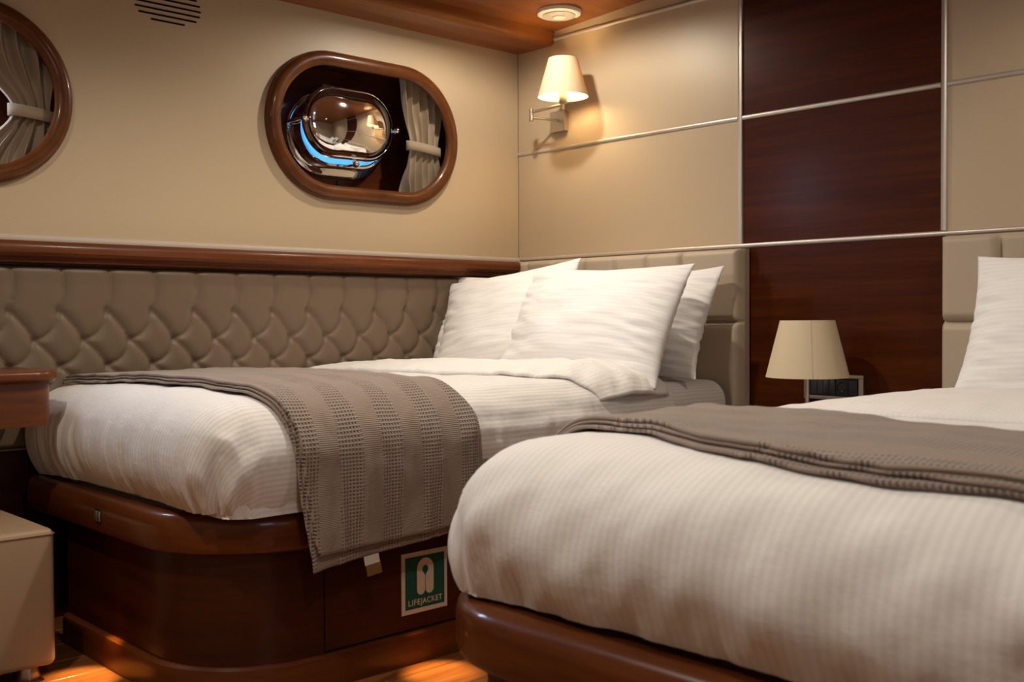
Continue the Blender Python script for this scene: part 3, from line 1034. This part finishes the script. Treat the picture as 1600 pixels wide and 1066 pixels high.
# duvet 1
D1 = Form(0.075, 1.130, -1.975, -0.40, 0.682, 0.15, 0.135, False, True, dome=0.016)
def wr1(u, v, Lq, n):
    side = min(1.0, Lq / D1.La)
    o = 0.006 * nz(u * 4.5, v * 4.5) + 0.003 * nz(u * 13, v * 11 + 5)
    if Lq > 0.05:
        per = math.atan2(n[1], n[0]) * 0.2 + min(u, D1.cx1) - max(v, D1.cy0)
        o += side ** 2 * (0.007 * nz(per * 20, Lq * 3.5) + 0.004 * nz(per * 45, Lq * 6 + 2) * min(1, Lq / 0.25))
        crn = max(0.0, 1 - abs(math.atan2(-n[1], n[0]) - 0.7) / 0.7) if n[0] > 0 and n[1] < 0 else 0
        ridge = 1 - abs(nz(per * 9 + Lq * 5, Lq * 6 - per * 3, 4)) * 3.2
        o += crn * side * (0.026 * nz(u * 13 + v * 6, Lq * 5 + 9) + 0.016 * max(0, ridge) - 0.010)
    return o
def wr1s(u, v, Lq, n):
    o = wr1(u, v, Lq, n)
    if n[0] > 0.7 and v > -1.3:      # long slack creases along the open side
        o += 0.006 * nz(v * 5, Lq * 26 + 3) * min(1, Lq / 0.15)
    return o
DV1 = empty('duvet', (0.6, -1.2, 0.45), 'white striped duvet of the corner bed, folded back below the pillows', 'duvet', 'white striped duvets')
us = np.concatenate([np.linspace(0.075, D1.cx1 - 0.005, 150), np.linspace(D1.cx1, D1.cx1 + D1.La + 0.115, 70)])
def hem1(u, v):
    t = min(1, max(0, (v + 1.62) / 0.3))
    return D1.La + 0.115 - 0.062 * t
# hangs to the moulding at the foot, ends higher along the open side
sheet('cover', D1, us, lambda u: (D1.cy0 - D1.La - 0.115, -0.41), 240, 'linen', DV1, tuck=0.03, wr=wr1s, lmax=hem1)
def fold_edge(u):
    # plan outline of the turned-back edge (v as a function of u)
    t = [0.075, 0.35, 0.72, 0.88, 0.96, 1.04, 1.12, 1.2]
    q = [-1.08, -1.04, -1.00, -0.93, -0.87, -0.80, -0.75, -0.73]
    return float(np.interp(u, t, q))
def wrf(u, v, Lq, n):
    fe = fold_edge(u)
    t = (v - fe) / max(0.05, (-0.43 - fe))
    bulge = (0.024 + 0.012 * min(1, max(0, (u - 0.7) / 0.25))) * math.sin(PI * min(1, max(0, t)) ** 0.8) + 0.003
    return wr1(u, v, Lq, n) * 0.8 + bulge + 0.006 * nz(u * 17 + v * 5, v * 14) * (0.5 + 1.3 * min(1, max(0, (u - 0.75) / 0.15))) + 0.003 * nz(u * 40, v * 34)
us = np.linspace(0.078, D1.cx1 + 0.155, 120)
sheet('turned_back_edge', D1, us, lambda u: (fold_edge(u), -0.425 - 0.03 * max(0, (u - 0.9))), 70, 'linen_plain', DV1, off=0.006, wr=wrf, thick=0.012)

# duvet 2
D2 = Form(1.795, 3.12, -1.972, -0.40, 0.668, 0.18, 0.145, True, True, dome=0.012)
def wr2(u, v, Lq, n):
    side = min(1.0, Lq / D2.La)
    o = 0.006 * nz(u * 4.2 + 7, v * 4.2) + 0.003 * nz(u * 12, v * 10 + 8)
    if Lq > 0.05:
        per = math.atan2(n[1], n[0]) * 0.2 + min(max(u, D2.cx0), D2.cx1) - max(v, D2.cy0)
        o += side ** 2 * (0.004 * nz(per * 14 + Lq * 4, Lq * 3 + 4) + 0.0045 * nz(per * 40, Lq * 7 + 1) * max(0, Lq - 0.2) / 0.15)
        if n[1] < -0.5:
            o += (0.016 * nz(u * 7 - Lq * 3, Lq * 5 + u * 2) + 0.012 * nz(u * 13 + Lq * 9, Lq * 7 - u * 5)) * side
    return o
DV2 = empty('duvet', (2.45, -1.2, 0.45), 'white striped duvet of the nearer bed filling the lower right', 'duvet', 'white striped duvets')
ov = D2.La + 0.092
us = np.concatenate([np.linspace(D2.cx0 - ov, D2.cx0, 70), np.linspace(D2.cx0 + 0.006, D2.cx1, 150), np.linspace(D2.cx1 + 0.006, D2.cx1 + ov, 50)])
sheet('cover', D2, us, lambda u: (D2.cy0 - ov, -0.41), 240, 'linen_soft', DV2, tuck=0.03, wr=wr2, lmax=ov)
def wrf2(u, v, Lq, n):
    t = (v + 1.16) / 0.73
    return wr2(u, v, Lq, n) * 0.8 + 0.026 * min(1, max(0.1, (u - 1.93) / 0.2)) * math.sin(PI * min(1, max(0, t)) ** 0.7) + 0.002 + 0.003 * nz(u * 20, v * 14)
us = np.linspace(D2.cx0 - 0.03, D2.cx1 + 0.1, 120)
sheet('turned_back_edge', D2, us, lambda u: (-1.17 + 0.02 * math.sin(u * 5), -0.425), 70, 'linen_plain', DV2, off=0.005, wr=wrf2, thick=0.012)

# throws
def blanket(label, form, wr, u0, u1, vf, vh, skew=0.0, nu=180, nv=90, loc=(0, 0, 0)):
    e = empty('throw_blanket', loc, label, 'blanket', 'taupe waffle throws')
    us = np.linspace(u0, u1, nu)
    uh = form.cx1 + form.La
    hang = lambda ex: (lambda u, s: u - (skew * s + ex * (s ** 0.6 - 0.15)) * min(1, max(0, (u - uh) / max(0.01, u1 - uh))))
    wj = lambda k: (lambda u, v, Lq, n: wr(u, v, Lq, n) * 1.0 + 0.004 * nz(u * 6 + k * 9, v * 9) + 0.002 * nz(u * 18, v * 20 + k))
    sheet('lower_fold', form, np.append(us[:-2], [us[-1] + 0.006, us[-1] + 0.014]), lambda u: (vf(u) - 0.012 + 0.010 * nz(u * 6, 3), vh(u) + 0.002), nv, 'throw', e, off=0.011, wr=wj(1), thick=0.006, uw=hang(0.022 if skew else 0))
    sheet('middle_fold', form, us[:-6], lambda u: (vf(u) - 0.004 + 0.012 * nz(u * 5, 8), vh(u) - 0.006), nv, 'throw', e, off=0.018, wr=wj(1), thick=0.005, uw=hang(0))
    sheet('upper_fold', form, us[:-3], lambda u: (vf(u) + 0.006 * nz(u * 7, 12), vh(u) - 0.002), nv, 'throw', e, off=0.026, wr=wj(1), thick=0.007, uw=hang(0))
    return e
lin = lambda t, q: (lambda u: float(np.interp(u, t, q)))
hang1 = D1.cx1 + D1.La + (D1.zt - D1.b - 0.306)
T1_ = blanket('taupe waffle-weave throw across the corner bed, hanging down its side', D1, wr1, 0.08, hang1,
              lin([0.08, 0.4, 1.0, 1.15, hang1], [-1.86, -1.83, -1.80, -1.76, -1.715]), lin([0.08, 0.5, 0.95, 1.15, hang1], [-1.40, -1.36, -1.32, -1.24, -1.21]), 0.020, loc=(0.6, -1.55, 0.69))
# care tag under the hem
tg = empty('care_tag', (1.165, -1.49, 0.255))
tg.parent = T1_
tg.location = Vector((1.165, -1.495, 0.255)) - Vector(T1_.location)
def tagpiece(name, y0, y1, z0, z1, x, m):
    bm = bmesh.new()
    add_box(bm, x, x + 0.0015, y0, y1, z0, z1)
    for v in bm.verts:
        v.co.z += 0.10 * (v.co.y - y0)
        v.co.y += (0.29 - v.co.z) * 0.18
    return bm_obj(name, bm, m, tg)
tagpiece('label_top', -1.592, -1.550, 0.294, 0.315, 1.150, 'tag_white')
tagpiece('label_bottom', -1.590, -1.548, 0.268, 0.294, 1.150, 'tag_brown')
blanket('taupe waffle-weave throw lying across the nearer bed', D2, wr2, D2.cx0 - 0.20, D2.cx1 + 0.2,
        lin([1.8, 1.95, 2.07, 2.26, 2.4, 2.57, 2.8], [-1.655, -1.695, -1.73, -1.81, -1.84, -1.86, -1.86]), lin([1.8, 2.0, 2.2, 2.4, 2.6, 3.0], [-1.32, -1.39, -1.43, -1.50, -1.53, -1.53]), 0.0, nu=200, loc=(2.45, -1.6, 0.69))

# -------- pillows
def pillow(label, c, wdir, updir, W_, H_, T, seed, group='white pillows on the corner bed', n=72):
    """c = centre, wdir = width axis, updir = height axis"""
    A = Vector(wdir).normalized()
    B = Vector(updir)
    B = (B - A * B.dot(A)).normalized()
    C = A.cross(B)          # thickness axis
    if C.y > 0:
        C = -C
    vs_, uv_, fs_ = [], [], []
    c = Vector(c)
    for side in (1, -1):
        for i in range(n + 1):
            u = -math.cos(PI * i / n) * 0.35 + (2 * i / n - 1) * 0.65
            for j in range(n + 1):
                v = -math.cos(PI * j / n) * 0.35 + (2 * j / n - 1) * 0.65
                pin = 0.075
                x = W_ / 2 * u * (1 - pin * (1 - v * v) * abs(u) ** 3)
                y = H_ / 2 * v * (1 - pin * 1.1 * (1 - u * u) * abs(v) ** 3)
                p = max(0.0, (1 - u * u)) ** 0.55 * max(0.0, (1 - v * v)) ** 0.55
                # flat flange at the seam and slight slump to the bottom
                t = T / 2 * p * (1 - 0.22 * v)
                eg = (1 - p)
                wr_ = 0.012 * nz(u * 2.2 + seed, v * 2.2, side) * p + 0.007 * nz(u * 3 + seed * 2, v * 11, side * 2) * (p ** 0.5) * (0.4 + eg)
                cr = 0.030 * nz(u * 3 + seed, v * 10 + u * 3, 5) * max(0, abs(u) - 0.40) * (1 - v * v) * p ** 0.3
                z = side * (t + (wr_ + cr) * (1 if p > 0.02 else 0)) + 0.010 * nz(u * 1.5 + seed, v * 1.5) * eg
                vs_.append(c + A * x + B * y + C * z)
                uv_.append((u * W_ / 2, v * H_ / 2))
    K = n + 1
    for s in range(2):
        for i in range(n):
            for j in range(n):
                a = s * K * K + i * K + j
                f = (a, a + K, a + K + 1, a + 1)
                fs_.append(f if s == 0 else f[::-1])
    o = mesh('pillow', vs_, fs_, 'pillow', None, loc=c - B * (H_ / 2), uvs=uv_)
    bm = bmesh.new()
    bm.from_mesh(o.data)
    bmesh.ops.remove_doubles(bm, verts=bm.verts[:], dist=0.0006)
    bmesh.ops.recalc_face_normals(bm, faces=bm.faces[:])
    bm.to_mesh(o.data)
    bm.free()
    return setp(o, label, 'pillow', group)
pillow('white pillow mostly hidden in shade against the padded side panel', (0.27, -0.350, 0.848), (1, 0.36, 0.0), (0.04, 0.46, 1), 0.54, 0.39, 0.09, 11)
pillow('leftmost bright white pillow, with a crease line down its face', (0.368, -0.425, 0.848), (1, 0.24, 0.14), (-0.02, 0.50, 1), 0.58, 0.42, 0.17, 3)
pillow('white pillow behind the front pillow, nearest the wood panel', (0.80, -0.225, 0.840), (1, 0.0, 0.02), (0.0, 0.45, 1), 0.64, 0.40, 0.14, 21)
pillow('frontmost bright white pillow in the middle of the corner bed', (0.79, -0.435, 0.842), (1, 0.03, -0.015), (0.02, 0.50, 1), 0.70, 0.43, 0.19, 7)
pillow('white pillow at the right edge, behind the front one of the nearer bed', (2.36, -0.20, 0.850), (1, 0.0, 0.0), (0.06, 0.45, 1), 0.62, 0.42, 0.15, 31, 'white pillows on the nearer bed')
pillow('rumpled white front pillow of the nearer bed, at the right edge', (2.335, -0.395, 0.815), (1, 0.03, -0.02), (0.10, 0.45, 1), 0.66, 0.42, 0.19, 41, 'white pillows on the nearer bed')

# ------------------------------------------------------------------ wall lamp
def lampshade(c, rb, rt_, h, parent, tilt=0):
    pr = [(rb, 0), (rt_, h), (rt_ - 0.0012, h), (rb - 0.0012, 0)]
    o = lathe('shade', pr, c, 'shade', parent, 64, closed=True)
    bm = bmesh.new()
    for k in range(3):
        a = 2 * PI * k / 3 + 0.5
        r = rb * 0.9
        add_tube(bm, [(c[0], c[1], c[2] + h * 0.25), (c[0] + (rb + (rt_ - rb) * 0.25) * math.cos(a), c[1] + (rb + (rt_ - rb) * 0.25) * math.sin(a), c[2] + h * 0.25)], 0.0012, 6)
    bm_obj('spider_wire', bm, 'nickel', o)
    return o
WLx, WLy = 0.395, -0.145
WL = empty('wall_lamp', (0.245, 0, 1.59), 'lit cream swing-arm wall lamp with nickel bracket beside the corner', 'lamp')
bm = bmesh.new()
add_box(bm, 0.204, 0.284, -0.022, -0.0005, 1.588, 1.668, 0.002)
bm_obj('wall_plate', bm, 'nickel', WL)
kx, ky = 0.205, -0.125
arm = tube('lower_arm', [(0.245, -0.022, 1.632), (kx, ky, 1.636)], 0.005, 'nickel', WL)
tube('upper_arm', [(kx, ky, 1.655), (WLx, WLy, 1.655)], 0.0055, 'nickel', WL)
tube('swivel_joint', [(kx, ky, 1.622), (kx, ky, 1.668)], 0.0085, 'nickel', WL, 16)
lathe('lamp_holder', [(0.0, -0.035), (0.006, -0.035), (0.006, -0.016), (0.014, -0.014), (0.016, -0.008), (0.016, 0.034), (0.012, 0.038), (0.0, 0.038)], (WLx, WLy, 1.672), 'nickel', WL, 24)
lampshade((WLx, WLy, 1.683), 0.0945, 0.054, 0.142, WL)
def bulb(c, parent):
    lathe('bulb', [(0.0, 0.0), (0.010, 0.002), (0.011, 0.02), (0.022, 0.045), (0.024, 0.058), (0.018, 0.074), (0.0, 0.082)], c, 'bulb', parent, 20)
bulb((WLx, WLy, 1.708), WL)
# ------------------------------------------------------------------ bedside: nightstand, lamp, sockets
NS = empty('nightstand', (1.44, -0.2, 0), 'mahogany nightstand hidden between the two beds under the unlit lamp', 'nightstand')
box('body', 1.20, 1.70, -0.38, -0.002, 0.0, 0.50, 'wood_base', NS, bev=0.004)
box('top', 1.185, 1.715, -0.395, -0.002, 0.50, 0.525, 'wood_mould', NS, bev=0.006)
dr = box('drawer', 1.22, 1.68, -0.392, -0.378, 0.28, 0.48, 'wood_mould', NS, bev=0.003)
lathe('knob', [(0.0, -0.024), (0.012, -0.022), (0.014, -0.014), (0.006, -0.006), (0.006, 0.0), (0.0, 0.0)], (1.45, -0.392, 0.38), 'nickel', dr, 16, axis='y')
LX, LY = 1.452, -0.2
TL = empty('table_lamp', (LX, LY, 0.525), 'unlit cream table lamp in front of the wood panel between the beds', 'lamp')
lathe('base', [(0.0, 0.0), (0.065, 0.0), (0.065, 0.010), (0.055, 0.016), (0.012, 0.020), (0.0, 0.020)], (LX, LY, 0.525), 'nickel', TL, 32)
tube('stem', [(LX, LY, 0.543), (LX, LY, 0.74)], 0.0065, 'nickel', TL, 16)
sh2 = lampshade((LX, LY, 0.682), 0.1215, 0.0795, 0.169, TL)
aa = -1.026 + 0.12
tube('seam', [(LX + math.cos(aa) * 0.1218, LY + math.sin(aa) * 0.1218, 0.682), (LX + math.cos(aa) * 0.0798, LY + math.sin(aa) * 0.0798, 0.851)], 0.0009, 'grey_plastic', sh2, 6)
SK = empty('socket_panel', (1.43, 0, 0.6), 'black switch and power socket strip in a bronze frame behind the lamp', 'socket')
fr = bmesh.new()
sx0, sx1, skz0, skz1 = 1.325, 1.53, 0.602, 0.681
for a, b_, c, d in ((sx0, sx1, skz1 - 0.011, skz1), (sx0, sx1, skz0, skz0 + 0.011), (sx0, sx0 + 0.016, skz0 + 0.011, skz1 - 0.011), (sx1 - 0.016, sx1, skz0 + 0.011, skz1 - 0.011)):
    add_box(fr, a, b_, -0.012, -0.0005, c, d, 0.0015)
bm_obj('frame', fr, 'nickel', SK)
box('inset', sx0 + 0.016, sx1 - 0.016, -0.006, -0.0005, skz0 + 0.011, skz1 - 0.011, 'black', SK)
for k in range(4):
    box('rocker', sx0 + 0.024 + 0.0215 * k, sx0 + 0.0445 + 0.0215 * k, -0.0095, -0.005, skz0 + 0.016, skz1 - 0.016, 'switch', SK, bev=0.001)
so_ = box('socket', sx0 + 0.112, sx0 + 0.152, -0.0095, -0.005, skz0 + 0.016, skz1 - 0.016, 'switch', SK, bev=0.001)
lathe('socket_well', [(0.0175, -0.0105), (0.0155, -0.0105), (0.0150, -0.0093), (0.0, -0.0093)], (sx0 + 0.132, 0, (skz0 + skz1) / 2), 'black', so_, 24, axis='y')
lathe('socket_contact', [(0.0, -0.0112), (0.0016, -0.0112), (0.0016, -0.009), (0.0, -0.009)], (sx0 + 0.132, 0, (skz0 + skz1) / 2 - 0.012), 'nickel', so_, 10, axis='y')
box('blank_cover', sx0 + 0.154, sx1 - 0.022, -0.0095, -0.005, skz0 + 0.016, skz1 - 0.016, 'switch', SK, bev=0.001)

# ------------------------------------------------------------------ smoke detector on the ceiling
SDx, SDy = 0.395, -0.165
SD = empty('smoke_detector', (SDx, SDy, ceil_z(SDx)), 'round off-white smoke detector on the wooden ceiling', 'smoke detector')
cz = ceil_z(SDx)
def tilt(o):
    return o
lathe('base_ring', [(0.0, 0.0), (0.082, 0.0), (0.084, -0.006), (0.080, -0.016), (0.070, -0.021), (0.058, -0.019), (0.0, -0.018)], (SDx, SDy, cz + 0.003), 'white_plastic', SD, 56)
lathe('cover', [(0.060, -0.016), (0.061, -0.022), (0.056, -0.025), (0.0, -0.026)], (SDx, SDy, cz + 0.003), 'grey_plastic', SD, 48)
lathe('test_button', [(0.024, -0.024), (0.025, -0.028), (0.022, -0.0295), (0.019, -0.027), (0.0, -0.027)], (SDx, SDy, cz + 0.003), 'white_plastic', SD, 36)
for k in range(2):
    a0 = 1.2 + 0.95 * k
    n = 12
    v_, f_ = [], []
    for i in range(n + 1):
        a = a0 + 0.75 * i / n
        for rr in (0.0635, 0.0685):
            v_.append((SDx + rr * math.cos(a), SDy + rr * math.sin(a), cz + 0.003 - 0.0215))
    for i in range(n):
        f_.append((2 * i, 2 * i + 1, 2 * i + 3, 2 * i + 2))
    mesh('sensor_slot', v_, f_, 'black', SD, smooth=False)

# ------------------------------------------------------------------ desk and ottoman at the left edge
DK = empty('desk', (0.2, -2.5, 0.6), 'mahogany wall desk with a rounded corner at the left edge', 'desk')
def rr_outline(x0, x1, y0, y1, r, n=12):
    """rectangle with the (x1, y1) corner rounded"""
    pts = [(x0, y0), (x1, y0)]
    for i in range(n + 1):
        a = PI / 2 * i / n
        pts.append((x1 - r + r * math.cos(a), y1 - r + r * math.sin(a)))
    pts.append((x0, y1))
    return pts
dx1, dy1 = 0.40, -1.985
top = prism('worktop', rr_outline(0.075, dx1, -3.2, dy1, 0.07), 0.705, 0.735, 'wood_desk', DK)
md = top.modifiers.new('bullnose', 'BEVEL')
md.width = 0.011
md.segments = 4
md.limit_method = 'ANGLE'
md.angle_limit = math.radians(50)
bx_ = prism('drawer_box', rr_outline(0.075, dx1 - 0.018, -3.2, dy1 - 0.018, 0.05), 0.595, 0.705, 'wood_desk', DK)
box('leg_panel', 0.075, dx1 - 0.03, -3.2, -3.16, 0.0, 0.595, 'wood_desk', DK)

OT = empty('ottoman', (0.33, -2.28, 0), 'beige leather cube ottoman under the desk at the left edge', 'ottoman')
bm = bmesh.new()
add_box(bm, 0.15, 0.552, -2.47, -2.070, 0.035, 0.365, 0.016, 4)
bm_obj('cushion_body', bm, 'ottoman', OT, auto=60)
zz = 0.352
tube('seam', [(0.158, -2.0695, zz), (0.545, -2.0695, zz), (0.5525, -2.077, zz), (0.5525, -2.46, zz)], 0.0018, 'ottoman', OT, 6)
for (fx, fy) in ((0.18, -2.12), (0.50, -2.12), (0.18, -2.42), (0.50, -2.42)):
    lathe('foot', [(0.0, 0.0), (0.026, 0.0), (0.028, 0.006), (0.024, 0.022), (0.022, 0.037), (0.0, 0.037)], (fx, fy, 0.0), 'nickel', OT, 24)

# ------------------------------------------------------------------ low courtesy lights that glow on the floor
def courtesy(loc, target, cone, watts, label):
    loc, target = Vector(loc), Vector(target)
    e = empty('courtesy_light', loc, label, 'light', 'floor courtesy lights')
    lathe('housing', [(0.012, 0.0), (0.018, 0.0), (0.018, -0.006), (0.012, -0.006)], loc, 'nickel', e, 20, closed=True)
    lathe('led', [(0.0, -0.001), (0.012, -0.001), (0.012, -0.003), (0.0, -0.003)], loc, 'led', e, 16)
    d = bpy.data.lights.new('courtesy_lamp', 'SPOT')
    d.energy = watts
    d.spot_size = math.radians(cone)
    d.spot_blend = 0.8
    d.color = (1.0, 0.58, 0.22)
    d.shadow_soft_size = 0.01
    o = bpy.data.objects.new('courtesy_lamp', d)
    COL.objects.link(o)
    o.parent = e
    o.location = (0, 0, -0.012)
    o.rotation_euler = (target - loc).to_track_quat('-Z', 'Y').to_euler()
    return e
courtesy((0.60, YB - 0.010, 0.3445), (0.59, YB - 0.095, 0.0), 36, STRIP_W * 8, 'small floor light under the rounded foot of the corner bed')
courtesy((XB + 0.010, -1.37, 0.3445), (XB + 0.115, -1.38, 0.0), 36, STRIP_W * 7, 'small floor light under the lifejacket side of the corner bed')
